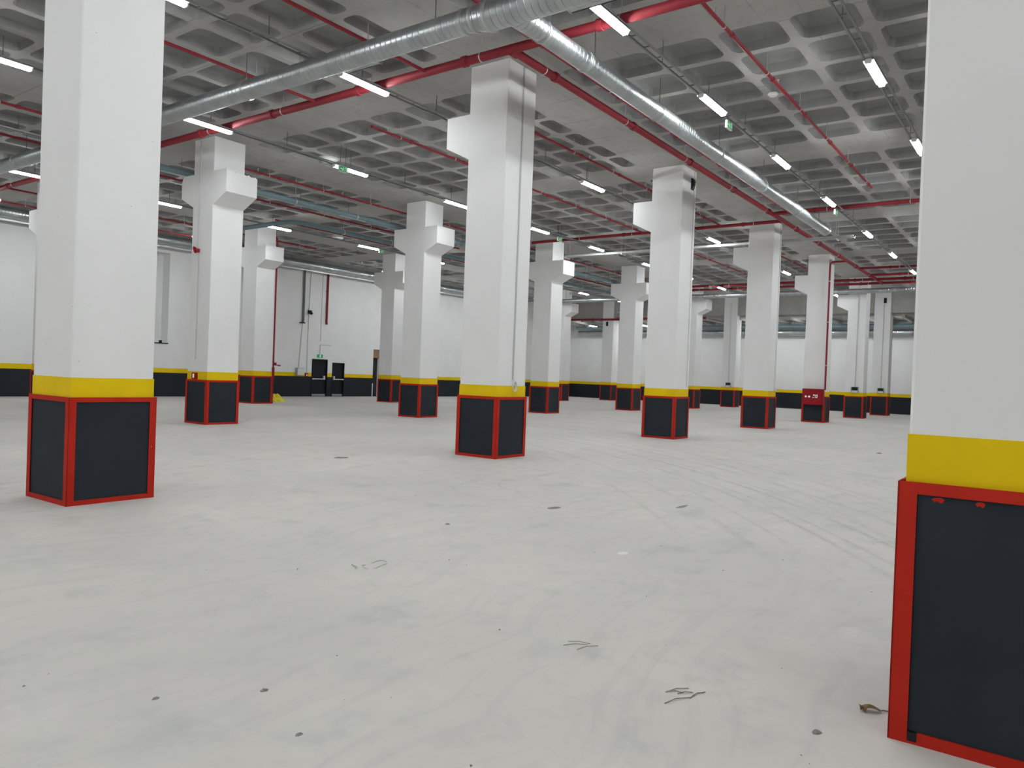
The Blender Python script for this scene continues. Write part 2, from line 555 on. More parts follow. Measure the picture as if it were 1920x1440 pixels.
# walls with painted bands; cells carry the material slot by height
def banded_wall(name, axis, at, a0, a1, ztop, holes, thick0, inward):
    zs = sorted({0.0, DADO, YEL, ztop} | {v for h in holes for v in (h[2], h[3])})
    as_ = sorted({a0, a1} | {v for h in holes for v in (h[0], h[1])})
    V, F, MI = [], [], []
    def P(a, d, z):
        return (a, at + d, z) if axis == 'Y' else (at + d, a, z)
    for i in range(len(as_) - 1):
        for j in range(len(zs) - 1):
            am, zm = (as_[i] + as_[i + 1]) / 2, (zs[j] + zs[j + 1]) / 2
            if any(h[0] < am < h[1] and h[2] < zm < h[3] for h in holes):
                continue
            b = len(V)
            V += [P(as_[i], 0, zs[j]), P(as_[i + 1], 0, zs[j]), P(as_[i + 1], 0, zs[j + 1]), P(as_[i], 0, zs[j + 1])]
            F.append((b, b + 1, b + 2, b + 3) if inward > 0 else (b + 3, b + 2, b + 1, b))
            MI.append(0 if zm > YEL else (1 if zm > DADO else 2))
    # reveals of the openings
    for h in holes:
        thick = h[5] if len(h) > 5 else thick0
        for (p, q) in (((h[0], h[2]), (h[0], h[3])), ((h[1], h[2]), (h[1], h[3])), ((h[0], h[3]), (h[1], h[3])), ((h[0], h[2]), (h[1], h[2]))):
            b = len(V)
            V += [P(p[0], 0, p[1]), P(q[0], 0, q[1]), P(q[0], thick, q[1]), P(p[0], thick, p[1])]
            F.append((b, b + 1, b + 2, b + 3))
            MI.append(0)
        b = len(V)
        V += [P(h[0], thick, h[2]), P(h[1], thick, h[2]), P(h[1], thick, h[3]), P(h[0], thick, h[3])]
        F.append((b, b + 1, b + 2, b + 3))
        MI.append(h[4])
    me = bpy.data.meshes.new(name)
    me.from_pydata(V, [], F)
    for k in ('white', 'yellow', 'dado', 'voidm'):
        me.materials.append(M[k])
    me.polygons.foreach_set('material_index', MI)
    o = link(name, me)
    o['kind'] = 'structure'
    return o
D1 = (15.12, 16.17, 0.0, 1.98)
D2 = (16.50, 17.36, 0.0, 1.83)
D3 = (19.50, 19.98, 0.0, 2.70)
NI = (6.30, 7.12, 2.36, 6.3)
wall_back = banded_wall('wall_back', 'Y', Y1, X0, X1, ZC, [(*D1, 3), (*D2, 3), (*D3, 3), (*NI, 0, .55)], 0.28, -1)
wall_right = banded_wall('wall_right', 'X', X1, Y0, Y1, ZC, [], 0.2, 1)
wall_near = banded_wall('wall_near', 'Y', Y0, X0, X1, ZC, [], -0.2, 1)
wall_left = banded_wall('wall_left', 'X', X0, Y0, Y1, ZC, [], -0.2, 1)

def make_door(n, d, bar_left):
    dr = struct('door_%d' % n, box(d[0] + .04, d[1] - .04, Y1 + .06, Y1 + .11, .01, d[3] - .04), M['door'])
    part('frame', join(box(d[0], d[0] + .04, Y1 - .015, Y1 + .12, 0, d[3]), box(d[1] - .04, d[1], Y1 - .015, Y1 + .12, 0, d[3]),
         box(d[0], d[1], Y1 - .015, Y1 + .12, d[3] - .04, d[3])), M['door'], dr)
    zb = 0.93
    xa, xb = d[0] + .08, d[1] - .2
    if bar_left:
        xa, xb = d[0] + .14, d[1] - .08
    pb = part('push_bar', tube([(xa, Y1 - .02, zb), (xb, Y1 - .02, zb)], .026, 8), M['plastic'], dr, True, 'pale horizontal push bar')
    e = xa if bar_left else xb
    part('latch_box', box(e - .035, e + .035, Y1 - .045, Y1 + .06, zb - .03, zb + .17), M['plastic'], pb)
    e2 = xb if bar_left else xa
    part('bar_bracket', box(e2 - .03, e2 + .03, Y1 - .04, Y1 + .06, zb - .035, zb + .035), M['plastic'], pb)
    part('kick_plate', box(d[0] + .06, d[1] - .06, Y1 + .05, Y1 + .06, .03, .13), M['boxgrey'], dr)
make_door(1, D1, False)
make_door(2, D2, True)
d3 = struct('door_3', box(D3[0], D3[1], Y1 + .16, Y1 + .2, 0, 2.2), M['voidm'])  # no door leaf: dark sheet with the opening's shade in its colour
part('plywood_infill', box(D3[0] + .01, D3[1] - .01, Y1 + .02, Y1 + .05, 2.22, 2.66), M['plywood'], d3, False, 'tan plywood sheet over the narrow opening')
part('jamb', box(D3[0] - .03, D3[0] + .02, Y1 - .02, Y1 + .1, 0, .75), M['plastic'], d3)
part('lintel', box(D3[0], D3[1], Y1 + .0, Y1 + .05, 2.66, 2.70), M['wood'], d3)

# ------------------------------------------------------------------ columns
CX = {-1: -7.142, 0: 0.0, 1: 7.614, 2: 15.244, 3: 22.787, 4: 30.439, 5: 36.992}
CY = {-1: -8.43, 0: 0.0, 1: 8.894, 2: 17.774}
HX, HY, SH = .457, .4605, .43
ZP = 1.10
ZJ, ZB, ZT, CL = 5.40, 5.664, 6.222, .528

def shaft_shape(ztop):
    c = .012
    a = SH
    poly = [(a, -a + c), (a, a - c), (a - c, a), (-a + c, a), (-a, a - c), (-a, -a + c), (-a + c, -a), (a - c, -a)]
    return prism(poly, 'z', 0.0, ztop)

def corbel_shape(s, rounded=False):
    if rounded and s > 0:
        r = .16
        arc = [(SH + CL - r + r * math.cos(t), ZT - r + r * math.sin(t)) for t in [math.pi / 2 * k / 5 for k in range(6)]]
        poly = [(SH - .01, ZJ), (SH + CL, ZB)] + arc + [(SH - .01, ZT)]
        poly = [(s * y, z) for y, z in poly]
        return prism(poly, 'x', -SH, SH)
    if rounded:
        # worn, scalloped upper edge
        n = 14
        V, F = [], []
        for k in range(n + 1):
            x = -SH + 2 * SH * k / n
            dz = -.05 * abs(math.sin(k * 1.9)) * (1 if k > 1 else .2) - .03 * (k / n)
            V += [(x, s * (SH - .01), ZJ), (x, s * (SH + CL), ZB), (x, s * (SH + CL), ZT + dz - .01), (x, s * (SH - .01), ZT + dz * .6)]
        for k in range(n):
            for q in range(4):
                a, b = k * 4 + q, k * 4 + (q + 1) % 4
                F.append((a, b, b + 4, a + 4))
        F += [(0, 1, 2, 3), (n * 4 + 3, n * 4 + 2, n * 4 + 1, n * 4)]
        return V, F
    poly = [(s * (SH - .01), ZJ), (s * (SH + CL), ZB), (s * (SH + CL), ZT), (s * (SH - .01), ZT)]
    return prism(poly, 'x', -SH, SH)

CM = {}
CM['shaft'] = mesh('shaft', shaft_shape(ZC), M['white'])
for s in (1, -1):
    CM['corbel', s, False] = mesh('corbel', corbel_shape(s), M['white'])
    CM['corbel', s, True] = mesh('corbel', corbel_shape(s, True), M['white'])
def ring_shape(a, t, z0, z1):
    return join(box(-a - t, a + t, -a - t, -a, z0, z1), box(-a - t, a + t, a, a + t, z0, z1), box(-a - t, -a, -a, a, z0, z1), box(a, a + t, -a, a, z0, z1))
CM['band'] = mesh('yellow_band', ring_shape(SH, .004, ZP - .02, ZP + .20), M['yellow'])
T = .006
LEG, RAIL = .074, .05
def corner_shape(sx, sy):
    x, y = sx * HX, sy * HY
    a = box(min(x, x - sx * LEG), max(x, x - sx * LEG), min(y, y - sy * T), max(y, y - sy * T), 0, ZP)
    b = box(min(x, x - sx * T), max(x, x - sx * T), min(y, y - sy * LEG), max(y, y - sy * LEG), 0, ZP)
    return join(a, b)
for sx_ in (1, -1):
    for sy_ in (1, -1):
        CM['corner', sx_, sy_] = mesh('corner_angle', corner_shape(sx_, sy_), M['red'])
def face_box(f, a0, a1, d0, d1, z0, z1):
    """f: 'x-','x+','y-','y+'; a along the face, d depth in from the outer plane"""
    s = 1 if f[1] == '+' else -1
    if f[0] == 'x':
        p, q = s * (HX - d0), s * (HX - d1)
        return box(min(p, q), max(p, q), a0, a1, z0, z1)
    p, q = s * (HY - d0), s * (HY - d1)
    return box(a0, a1, min(p, q), max(p, q), z0, z1)
for f in ('x-', 'x+', 'y-', 'y+'):
    h = (HY if f[0] == 'x' else HX)
    CM['panel', f] = mesh('guard_panel', face_box(f, -h + .01, h - .01, .012, .026, .01, ZP - .01), M['panel'])
    CM['top', f] = mesh('top_rail', face_box(f, -h + LEG, h - LEG, .001, .012, ZP - RAIL, ZP), M['red'])
    CM['bot', f] = mesh('bottom_rail', face_box(f, -h + LEG, h - LEG, .001, .012, 0.0, RAIL), M['red'])

def column(i, j, label, corb=(1, -1), worn=False, group='red-based columns of the parking hall'):
    t = thing('column', (CX[i], CY[j], 0), label, 'column', group)
    link('shaft', CM['shaft'], t)
    for s in corb:
        link('corbel', CM['corbel', s, worn], t)
    link('yellow_band', CM['band'], t)
    for sx_ in (1, -1):
        for sy_ in (1, -1):
            link('corner_angle', CM['corner', sx_, sy_], t)
    for f in ('x-', 'x+', 'y-', 'y+'):
        link('guard_panel', CM['panel', f], t)
        link('top_rail', CM['top', f], t)
        link('bottom_rail', CM['bot', f], t)
    return t
big = column(-1, -1, 'huge cropped white column with red-framed dark base at the right edge', (1, -1))
for yy, ww in ((-8.12, .024), (-8.27, .018)):
    zz = ZP - RAIL - .012
    part('paint_smudge', prism([(yy - ww, zz), (yy - ww * .4, zz + .006), (yy + ww * .5, zz + .003), (yy + ww, zz - .004), (yy + ww * .6, zz - .014), (yy + ww * .1, zz - .010), (yy - ww * .5, zz - .017), (yy - ww * .9, zz - .008)], 'x', -7.5885, -7.5868), M['red'], big)
part('weld_gap', box(-7.600, -7.586, -8.08, -8.045, .012, .05), M['black'], big)
column(-1, 0, 'wide white column in the left foreground, top cut off by the picture', (1,))
column(0, 0, 'tall white centre column directly below the red pipe junction', (1,))
column(1, 0, 'white column with a black camera near its top, right of the centre column', (1,))
column(2, 0, 'white column between the camera column and the red hydrant box column', (1,))
column(3, 0, 'white column carrying the red hydrant box and its red riser pipe', (1,))
column(4, 0, 'white column just right of the hydrant column, with a left corbel', (1,))
column(5, 0, 'farthest white column of the front line, plain, with a small dark camera', ())
column(0, 1, 'white column with chipped corbels and a red call point on its yellow band', (1, -1), True)
column(1, 1, 'white column with two crisp corbels just left of the centre column', (1, -1))
column(2, 1, 'white column with brightly lit corbel just right of the centre column', (1, -1))
column(3, 1, 'distant white column with two corbels just left of the camera column', (1, -1))
column(4, 1, 'distant white column half hidden behind the right side of the camera column', (1, -1))
column(5, 1, 'distant white column under the concrete beam with a small grey box on it', ())
column(0, 2, 'white column hidden behind the left foreground column, only its red edge showing', (1, -1))
column(1, 2, 'white column beside the red riser pipe and the yellow plastic heap', (1, -1))
column(2, 2, 'white column standing right of the narrow dark opening in the door wall', (1, -1))
column(3, 2, 'far white column hidden behind the centre column', (1, -1))
column(4, 2, 'far white column overlapped by the brightly lit corbel column', (1, -1))
column(5, 2, 'far white column with a black camera, left of the distant corbel column', ())

# ------------------------------------------------------------------ strip lights, cable trays
LZ = 6.625
def lamp_shapes():
    L, W = 1.13, .10
    hous = join(box(-L / 2, L / 2, -.045, .045, .004, .02), box(-L / 2, L / 2, -W / 2 - .03, W / 2 + .03, -.006, .006))
    prof = [(-W / 2, -.006), (-W / 2, -.028), (-.038, -.052), (.038, -.052), (W / 2, -.028), (W / 2, -.006)]
    diff = prism(prof, 'x', -L / 2 + .02, L / 2 - .02)
    cap = prism([(-W / 2 - .003, .0), (-W / 2 - .003, -.029), (-.039, -.055), (.039, -.055), (W / 2 + .003, -.029), (W / 2 + .003, .0)], 'x', -.012, .012)
    hang = tube([(0, 0, .01), (0, 0, .03)], .012, 6)
    return mesh('housing', hous, M['lampbody']), mesh('diffuser', diff, M['glow']), mesh('diffuser', diff, M['unlit']), mesh('end_cap', cap, M['plastic']), mesh('bracket', hang, M['rod'])
LH, LG, LU, LCAP, LBR = lamp_shapes()
def lamp(x, y, label, lit=True, z=LZ, group='strip lights under the trays'):
    t = thing('strip_light', (x, y, z), label, 'light', group)
    link('housing', LH, t)
    link('diffuser', LG if lit else LU, t)
    for s in (-1, 1):
        link('end_cap', LCAP, t, (s * .557, 0, 0))
        link('bracket', LBR, t, (s * .35, 0, 0))
    return t
ORD = ['first', 'second', 'third', 'fourth', 'fifth', 'sixth', 'seventh', 'eighth', 'ninth', 'tenth']
COLS_XY = [(CX[i], CY[j]) for i in CX for j in CY if (i, j) not in ((0, -1), (1, -1), (2, -1), (3, -1), (4, -1), (5, -1), (-1, 1), (-1, 2))]
def blocked(p):
    # does a column stand between the camera and p (plan view)?
    d = Vector((p[0] - CAM.x, p[1] - CAM.y))
    for cx, cy in COLS_XY:
        t0, t1 = 0.0, 0.995
        ok = True
        for o_, dd, lo, hi in ((CAM.x, d.x, cx - SH, cx + SH), (CAM.y, d.y, cy - SH, cy + SH)):
            if abs(dd) < 1e-9:
                ok = ok and lo < o_ < hi
                continue
            a_, b_ = (lo - o_) / dd, (hi - o_) / dd
            t0, t1 = max(t0, min(a_, b_)), min(t1, max(a_, b_))
        if ok and t0 < t1:
            return True
    return False
def seen(x, y, z):
    return any(in_frame((x + e, y, z), 0) and not blocked((x + e, y)) for e in (-.5, -.25, 0, .25, .5))
ROWS = [
    (-5.87, [-1.75, 2.22, 6.75, 10.9, 16.1, 20.7, 25.5], 'in row reaching the cropped right column'),
    (-3.10, [-1.71, 2.30, 6.49, 10.9, 16.1, 20.68, 25.5, 29.8, 33.9], 'in row right of the straight duct'),
    (1.83, [-5.72, -1.72, 2.25, 6.47, 10.95, 15.13, 19.6, 24.0, 28.5, 33.6], 'in row left of front column line'),
    (6.55, [-5.84, -1.82, 2.22, 6.45, 10.98, 14.98, 19.6, 24.0, 28.55, 33.6], 'in row right of second column line'),
    (15.15, [-5.9, -2.0, 2.1, 6.48, 10.98, 15.2, 19.6, 24.0, 28.6, 33.6], 'in row facing the door wall'),
]
OUT = 'unseen lit strip light added outside the picture beyond the frame edge'
for y, xl, where in ROWS:
    n = 0
    for x in xl:
        if seen(x, y, LZ):
            lamp(x, y, 'lit strip light, %s visible from the camera %s' % (ORD[n], where))
            n += 1
        elif in_frame((x, y, LZ)):
            lamp(x, y, 'lit strip light covered by a column ' + where)
        else:
            lamp(x, y, OUT)
for x in (-5.9, -10.2, -14.4, -18.6, -22.8, -27.0):  # these unseen rows are added to light the near hall
    for y in (-16.6, -11.9, -5.87, -3.1):
        lamp(x, y, OUT)
for x in (-10.2, -14.4, -18.6, -22.8, -27.0):
    for y in (1.83, 6.55, 15.15):
        lamp(x, y, OUT)
for x in (-1.7, 2.3, 6.5, 10.9, 16.1, 20.7, 25.5, 29.8):
    lamp(x, -11.9, OUT)
def solid(x, y):
    return not (any(a < x < b for a, b in XO) and any(a < y < b for a, b in YO))
def rod_spots(x, y):
    ok = [k * .02 for k in range(-26, 27) if solid(x + k * .02 - .01, y) and solid(x + k * .02 + .01, y)]
    return sorted({ok[0], ok[-1]}) if ok else [0.0]
x = -6.0
while x < 34:  # row added only behind columns, to brighten the door wall
    if in_frame((x, 19.9, LZ)) and not seen(x, 19.9, LZ):
        t_ = lamp(x, 19.9, 'unseen lit strip light added near the door wall, covered by a column', True, LZ, 'unseen lights added to brighten the door wall')
        for e in rod_spots(x, 19.9):
            part('drop_rod', tube([(x + e, 19.9, LZ + .02), (x + e, 19.9, ZC)], .008, 5), M['rod'], t_)
        x += 3.2
    x += .1
lamp(6.43, 11.06, 'unlit strip light under the pale tray beyond the second column line', False)
lamp(15.2, 11.06, 'unlit strip light hidden behind the crisp corbel column', False)
t_ = lamp(24.3, 11.06, 'small unlit strip light left of the distant two-corbel column', False)
for e in rod_spots(24.3, 11.1):
    part('drop_rod', tube([(24.3 + e, 11.1, LZ + .003), (24.3 + e, 11.1, ZC)], .008, 5), M['rod'], t_)
for x, y, lab in ((38.6, 20.3, 'tiny lit strip light under the low roof beside the tiny exit sign'),
                  (38.6, 16.2, 'tiny lit strip light under the low roof at the far camera column'),
                  (38.6, 14.05, 'unseen lit strip light added under the low roof covered by the camera column'),  # this and the following lamps added unseen to brighten the far wall
                  (38.6, 7.55, 'unseen lit strip light added under the low roof covered by the third front column'),
                  (38.6, 4.0, 'unseen lit strip light added under the low roof covered by the hydrant column'),
                  (38.6, 0.05, 'unseen lit strip light added under the low roof covered by the farthest front columns')):
    y = round((y + 16.91) / 1.06) * 1.06 - 16.91
    t_ = lamp(x, y, lab, True, 5.45)
    part('drop_rod', tube([(x, y, 5.47), (x, y, ZL - .161)], .01, 6), M['rod'], t_)

def tray_run(y, xa, xb, label, z=6.648, wd=.13, m='tray_dark'):
    t = thing('cable_tray', (xa, y, z), label, 'cable tray', 'cable trays along the light rows')
    for s in (-1, 1):
        part('side_rail', box(xa, xb, y + s * wd / 2 - .016, y + s * wd / 2 + .016, z, z + .027), M[m], t)
    rungs = []
    x = xa + .3
    while x < xb:
        rungs.append(box(x - .012, x + .012, y - wd / 2, y + wd / 2, z + .004, z + .02))
        x += .45
    o = part('rungs', join(*rungs), M[m], t)
    o['kind'] = 'stuff'
    k = math.ceil((xa + .5) / 2.0) * 2.0 + .3
    me = mesh('hanger_rod', tube([(0, 0, .0), (0, 0, ZC - z)], .007, 5), M['rod'])
    while k < xb:
        link('hanger_rod', me, t, (k - xa, wd / 2 + .022, 0))
        k += 2.0
    return t
tray_run(-5.87, -30, 35.8, 'grey cable tray running behind the cropped right column')
tray_run(-3.10, -30, 35.8, 'grey cable tray above the lights right of the round duct')
tray_run(1.83, -30, 35.8, 'grey cable tray above the lights left of the centre column')
tray_run(6.55, -30, 35.8, 'grey cable tray above the lights beside the chipped column')
tray_run(11.06, -12, 30, 'pale cable tray above the unlit strip light', 6.648, .15, 'tray')
tray_run(15.15, -30, 35.8, 'grey cable tray above the lights facing the door wall')

# wide tray crossing the hall beyond the camera column
t = thing('cable_tray', (15.85, -2.75, 6.48), 'wide pale cable tray crossing the hall beyond the camera column', 'cable tray')
part('tray_base', box(15.72, 15.98, -2.75, 9.6, 6.48, 6.485), M['tray'], t)
for x in (15.72, 15.98):
    part('side_rail', box(x - .005, x + .005, -2.75, 9.6, 6.48, 6.56), M['tray'], t)
for y in (-2.2, 0.6, 3.2, 5.8, 8.4):
    part('trapeze_hanger', join(tube([(15.69, y, 6.45), (15.69, y, ZC)], .008, 5), tube([(16.01, y, 6.45), (16.01, y, ZC)], .008, 5), box(15.66, 16.04, y - .02, y + .02, 6.44, 6.475)), M['steel'], t)

# ------------------------------------------------------------------ red sprinkler pipes
def pipe_axis(axis, a0, a1, other, z, r, label, step=3.0, heads=0.0, group='red sprinkler pipes', extra=None, m='pipe', cat='pipe', name='sprinkler_pipe', hang=True, offset=0.9):
    P = (lambda a: (a, other, z)) if axis == 'X' else (lambda a: (other, a, z))
    t = thing(name, P(a0), label, cat, group)
    part('pipe_run', tube([P(a0), P(a1)], r, 12 if r > .05 else 8), M[m], t, True)
    lo, hi = min(a0, a1), max(a0, a1)
    if axis == 'X':
        cm = mesh('coupling', tube([(-.045, 0, 0), (.045, 0, 0)], r * 1.2 + .004, 12), M[m], True)
    else:
        cm = mesh('coupling', tube([(0, -.045, 0), (0, .045, 0)], r * 1.2 + .004, 12), M[m], True)
    clip = mesh('hanger', join(tube([(0, 0, r), (0, 0, ZC - z)], .007, 5),
                (tube([(-.012, 0, 0), (.012, 0, 0)], r + .006, 10) if axis == 'X' else tube([(0, -.012, 0), (0, .012, 0)], r + .006, 10))), M['steel'])
    hd = mesh('sprinkler_head', join(tube([(0, 0, r * .6), (0, 0, r + .07)], .011, 6), tube([(0, 0, r + .07), (0, 0, r + .08)], .02, 8)), M['steel'])
    base = Vector(P(a0))
    k = lo + offset
    while k < hi - .2:
        if hang:
            link('hanger', clip, t, Vector(P(k)) - base)
        link('coupling', cm, t, Vector(P(min(k + .35, hi - .05))) - base)
        k += step
    if heads:
        k = lo + offset * .6
        while k < hi:
            link('sprinkler_head', hd, t, Vector(P(k)) - base)
            k += heads
    return t
RZ = 6.75
tm = pipe_axis('Y', -17, 22.6, -1.30, RZ, .075, 'thick red pipe crossing above the centre column toward the left', 2.6)
part('tee', tube([(-1.30, -1.1, RZ), (-1.12, -1.1, RZ)], .09, 12), M['pipe'], tm, True)
pipe_axis('X', -1.22, 30.0, -1.10, RZ, .068, 'thick red pipe running from the centre column past the hydrant column', 3.0)
pipe_axis('X', -5.0, 12.4, -1.60, 6.76, .028, 'thin red pipe hugging the left side of the straight round duct', 2.6, 2.6)
pipe_axis('X', -1.22, 10.4, -4.28, RZ, .03, 'thin red pipe over the coffers at the upper right', 2.0, 3.0)
pipe_axis('X', -12, -1.30, 3.64, RZ, .03, 'thin red branch pipe passing behind the large round duct', 2.8, 3.0)
pipe_axis('X', -12, -1.30, .72, RZ, .03, 'thin red branch pipe above the large duct at the top', 2.8, 3.0)
pipe_axis('X', .30, 13.45, 3.78, RZ, .03, 'thin red pipe starting in the coffers left of the centre column', 1.9, 3.0)
pipe_axis('X', 1.2, 13.45, .92, RZ, .03, 'thin red pipe between the centre column and the camera column', 1.9, 3.0)
pipe_axis('X', .95, 13.45, 9.42, RZ, .03, 'thin red pipe starting at the chipped column corbel', 1.9, 3.0)
pipe_axis('X', -10, -1.3, 9.5, RZ, .03, 'thin red pipe left of the foreground column, upper one', 2.2, 3.0)
pipe_axis('X', -10, -1.3, 12.05, RZ, .03, 'thin red pipe left of the foreground column, lower one', 2.2, 3.0)
pipe_axis('X', -1.3, 13.45, 12.3, RZ, .03, 'thin red pipe just beyond the pale tray and the unlit light', 2.2, 3.0)
pipe_axis('X', 5.9, 24, 14.55, RZ, .03, 'thin red pipe beside the lights facing the door wall', 2.2, 3.0)
pipe_axis('X', 7.2, 10.9, 18.35, RZ, .03, 'short thin red pipe behind the corbel near the red riser', 1.9, 3.0)
pipe_axis('X', -5, 5.5, 18.4, RZ, .03, 'thin red pipe near the wall left of the chipped column', 2.2, 3.0)
pipe_axis('X', -5, 9, 20.9, RZ, .03, 'thin red pipe closest to the door wall at the left', 2.2, 3.0)
pipe_axis('X', 14.5, 29.5, 9.5, RZ, .03, 'thin red pipe over the distant corbel columns', 2.2, 3.0)
pipe_axis('X', 14.5, 29.5, 3.9, RZ, .03, 'thin red pipe beyond the camera column, left of the hydrant column', 2.2, 3.0)
pipe_axis('X', 15.5, 29.5, 12.4, RZ, .03, 'thin red pipe seen between the lit corbel and the distant column', 2.2, 3.0)
pipe_axis('X', 16.5, 28.0, .95, RZ, .03, 'thin red pipe just left of the hydrant column top', 2.2, 3.0)
pipe_axis('Y', -1.05, -8.0, 12.4, RZ, .055, 'red cross pipe reaching right from the front pipe beyond the duct', 2.2)
pipe_axis('Y', -1.05, 10.2, 13.55, RZ, .055, 'red cross pipe reaching left behind the camera column', 2.2)
pipe_axis('Y', -1.1, -8.0, 24.7, RZ, .05, 'far red cross pipe, nearest of the three at the right', 2.2)
pipe_axis('Y', -1.1, -8.0, 27.0, RZ, .05, 'far red cross pipe, middle one of the three at the right', 2.2)
pipe_axis('Y', -8.0, 9.0, 28.5, RZ, .065, 'far red cross pipe running behind the hydrant column, upper one', 2.2)
pipe_axis('Y', -8.0, 9.0, 29.85, RZ - .02, .06, 'far red cross pipe running behind the hydrant column, lower one', 2.2)
pipe_axis('Y', 10.5, 22.5, 36.45, 5.72, .07, 'far red pipe along the bottom of the concrete beam', 2.4, hang=False)

def riser(name, pts, r, label, group=None, m='pipe', cat='pipe'):
    t = thing(name, pts[-1], label, cat, group)
    part('pipe_run', tube(pts, r, 10), M[m], t, True)
    return t
gx, gy = 22.18, -.5
t = riser('riser_pipe', [(gx, -1.1, 6.70)] + arc_bend((gx, -1.0, 6.70), (gx, gy, 6.70), (gx, gy, 1.38), .14)[1:], .038, 'red riser pipe dropping from the ceiling to the hydrant box')
for z in (2.4, 4.2, 5.9):
    part('pipe_clip', join(tube([(gx, gy, z - .02), (gx, gy, z + .02)], .048, 10), box(gx, gx + .2, gy + .02, gy + .06, z - .015, z + .015)), M['steel'], t)
t = riser('riser_pipe', arc_bend((8.14, 18.35, 6.7), (8.14, 17.38, 6.7), (8.14, 17.38, 1.44), .12), .034, 'red riser pipe beside the column near the yellow heap')
part('lower_sleeve', tube([(8.14, 17.38, 1.0), (8.14, 17.38, 1.46)], .06, 10), M['pipe'], t, True)
part('valve_handle', join(tube([(8.14, 17.38, 1.56), (8.34, 17.32, 1.56)], .02, 8), cbox((8.38, 17.31, 1.545), (.1, .05, .05)), tube([(8.22, 17.36, 1.56), (8.22, 17.36, 1.66)], .05, 8)), M['pipe'], t, True)
part('foot_pipe', tube([(8.14, 17.38, 0), (8.14, 17.38, 1.0)], .03, 10), M['pipe'], t, True)

# blue-grey pipes beyond the second column line
def teal_pipe(pts, r, label):
    t = thing('drain_pipe', pts[0], label, 'pipe', 'blue-grey ceiling pipes')
    part('pipe_run', tube(pts, r, 12), M['teal'], t, True)
    a, b = Vector(pts[-2]), Vector(pts[-1])
    n = int((b - a).length // 2.4)
    d = (b - a).normalized()
    for k in range(n):
        q = a + d * (1.0 + 2.4 * k)
        part('hanger', join(tube([(q.x, q.y, q.z + r), (q.x, q.y, ZC)], .008, 5), tube([tuple(q - d * .02), tuple(q + d * .02)], r + .008, 12)), M['steel'], t)
        q2 = q + d * .5
        part('pipe_socket', tube([tuple(q2 - d * .07), tuple(q2 + d * .07)], r * 1.14, 12), M['teal'], t, True)
    return t
teal_pipe([(-2.6, 9.98, 6.38), (29.3, 9.98, 6.38)], .075, 'straight blue-grey pipe right of the pale tray')
teal_pipe([(5.2, 17.0, 6.4)] + [tuple(p) for p in arc_bend((5.2, 15.0, 6.4), (5.2, 12.62, 6.4), (6.4, 12.62, 6.4), .5)] + [(29, 12.62, 6.4)], .08, 'blue-grey pipe with a bend left of the crisp corbel column')

# ------------------------------------------------------------------ spiral ducts
def coupling_band(axis, a, o, z, r):
    e = .035
    if axis == 'Y':
        return join(tube([(o, a - e, z), (o, a + e, z)], r + .008, 24), tube([(o, a - e * .4, z), (o, a + e * .4, z)], r + .016, 24))
    return join(tube([(a - e, o, z), (a + e, o, z)], r + .008, 24), tube([(a - e * .4, o, z), (a + e * .4, o, z)], r + .016, 24))
DZ = 6.40
t = thing('spiral_duct', (-3.0, -2.0, DZ), 'large galvanised spiral duct crossing the top of the picture', 'duct')
BR = .168
part('duct_section', tube([(-3.0, -1.75, DZ), (-3.0, 22.4, DZ)], BR, 32, False), M['ductY'], t, True)
part('reducer', tube([(-3.0, -2.02, DZ - .02), (-3.0, -1.75, DZ)], .2, 32, False, [.205, .168]), M['ductY'], t, True)
part('duct_section', tube([(-3.0, -14, DZ - .02), (-3.0, -2.02, DZ - .02)], .203, 32, True), M['ductY'], t, True)
part('coupling_ring', coupling_band('Y', -2.02, -3.0, DZ - .02, .203), M['steel'], t, True)
for a, r in ((-1.75, BR), (-1.58, BR), (3.45, BR), (8.4, BR), (13.0, BR), (17.5, BR)):
    part('coupling_ring', coupling_band('Y', a, -3.0, DZ, r), M['steel'], t, True)
def side_grille(parent, y0, y1, x, z, r):
    g = part('grille', join(box(x + r * .55, x + r * 1.02, y0, y1, z - r * .85, z - r * .80), box(x + r * .9, x + r * 1.04, y0, y1, z - r * .85, z + r * .2),
                            box(x + r * .5, x + r * 1.04, y0 - .015, y0, z - r * .9, z + r * .2), box(x + r * .5, x + r * 1.04, y1, y1 + .015, z - r * .9, z + r * .2)), M['steel'], parent)
    for k in range(4):
        zz = z - r * .7 + k * r * .22
        part('grille_blade', box(x + r * 1.04, x + r * 1.07, y0, y1, zz, zz + .012), M['steel'], g)
side_grille(t, .25, 1.0, -3.0, DZ, BR)
side_grille(t, -4.3, -3.2, -3.0, DZ - .02, .203)
for a in (-1.0, 3.5, 8.0, 12.5, 17.0):
    part('hanger_rod', tube([(-3.0, a, DZ + BR), (-3.0, a, ZC)], .008, 5), M['rod'], t)
t = thing('spiral_duct', (-2.8, -2.32, DZ), 'straight galvanised spiral duct with an open far end right of the centre column', 'duct')
SR = .15
part('branch_collar', tube([(-2.95, -2.32, DZ), (-2.2, -2.32, DZ)], SR, 32, False, [.175, .153]), M['ductX'], t, True)
part('duct_section', tube([(-2.2, -2.32, DZ), (13.85, -2.32, DZ)], SR, 32, False), M['ductX'], t, True)
part('open_end', tube([(13.7, -2.32, DZ), (13.87, -2.32, DZ), (13.87, -2.32, DZ), (13.5, -2.32, DZ)], SR, 32, True, [SR + .012, SR + .012, SR - .02, SR - .03]), M['steel'], t, True)
for a in (-2.2, -1.0, 1.6, 4.6, 7.6, 10.6):
    part('coupling_ring', coupling_band('X', a, -2.32, DZ, SR), M['steel'], t, True)
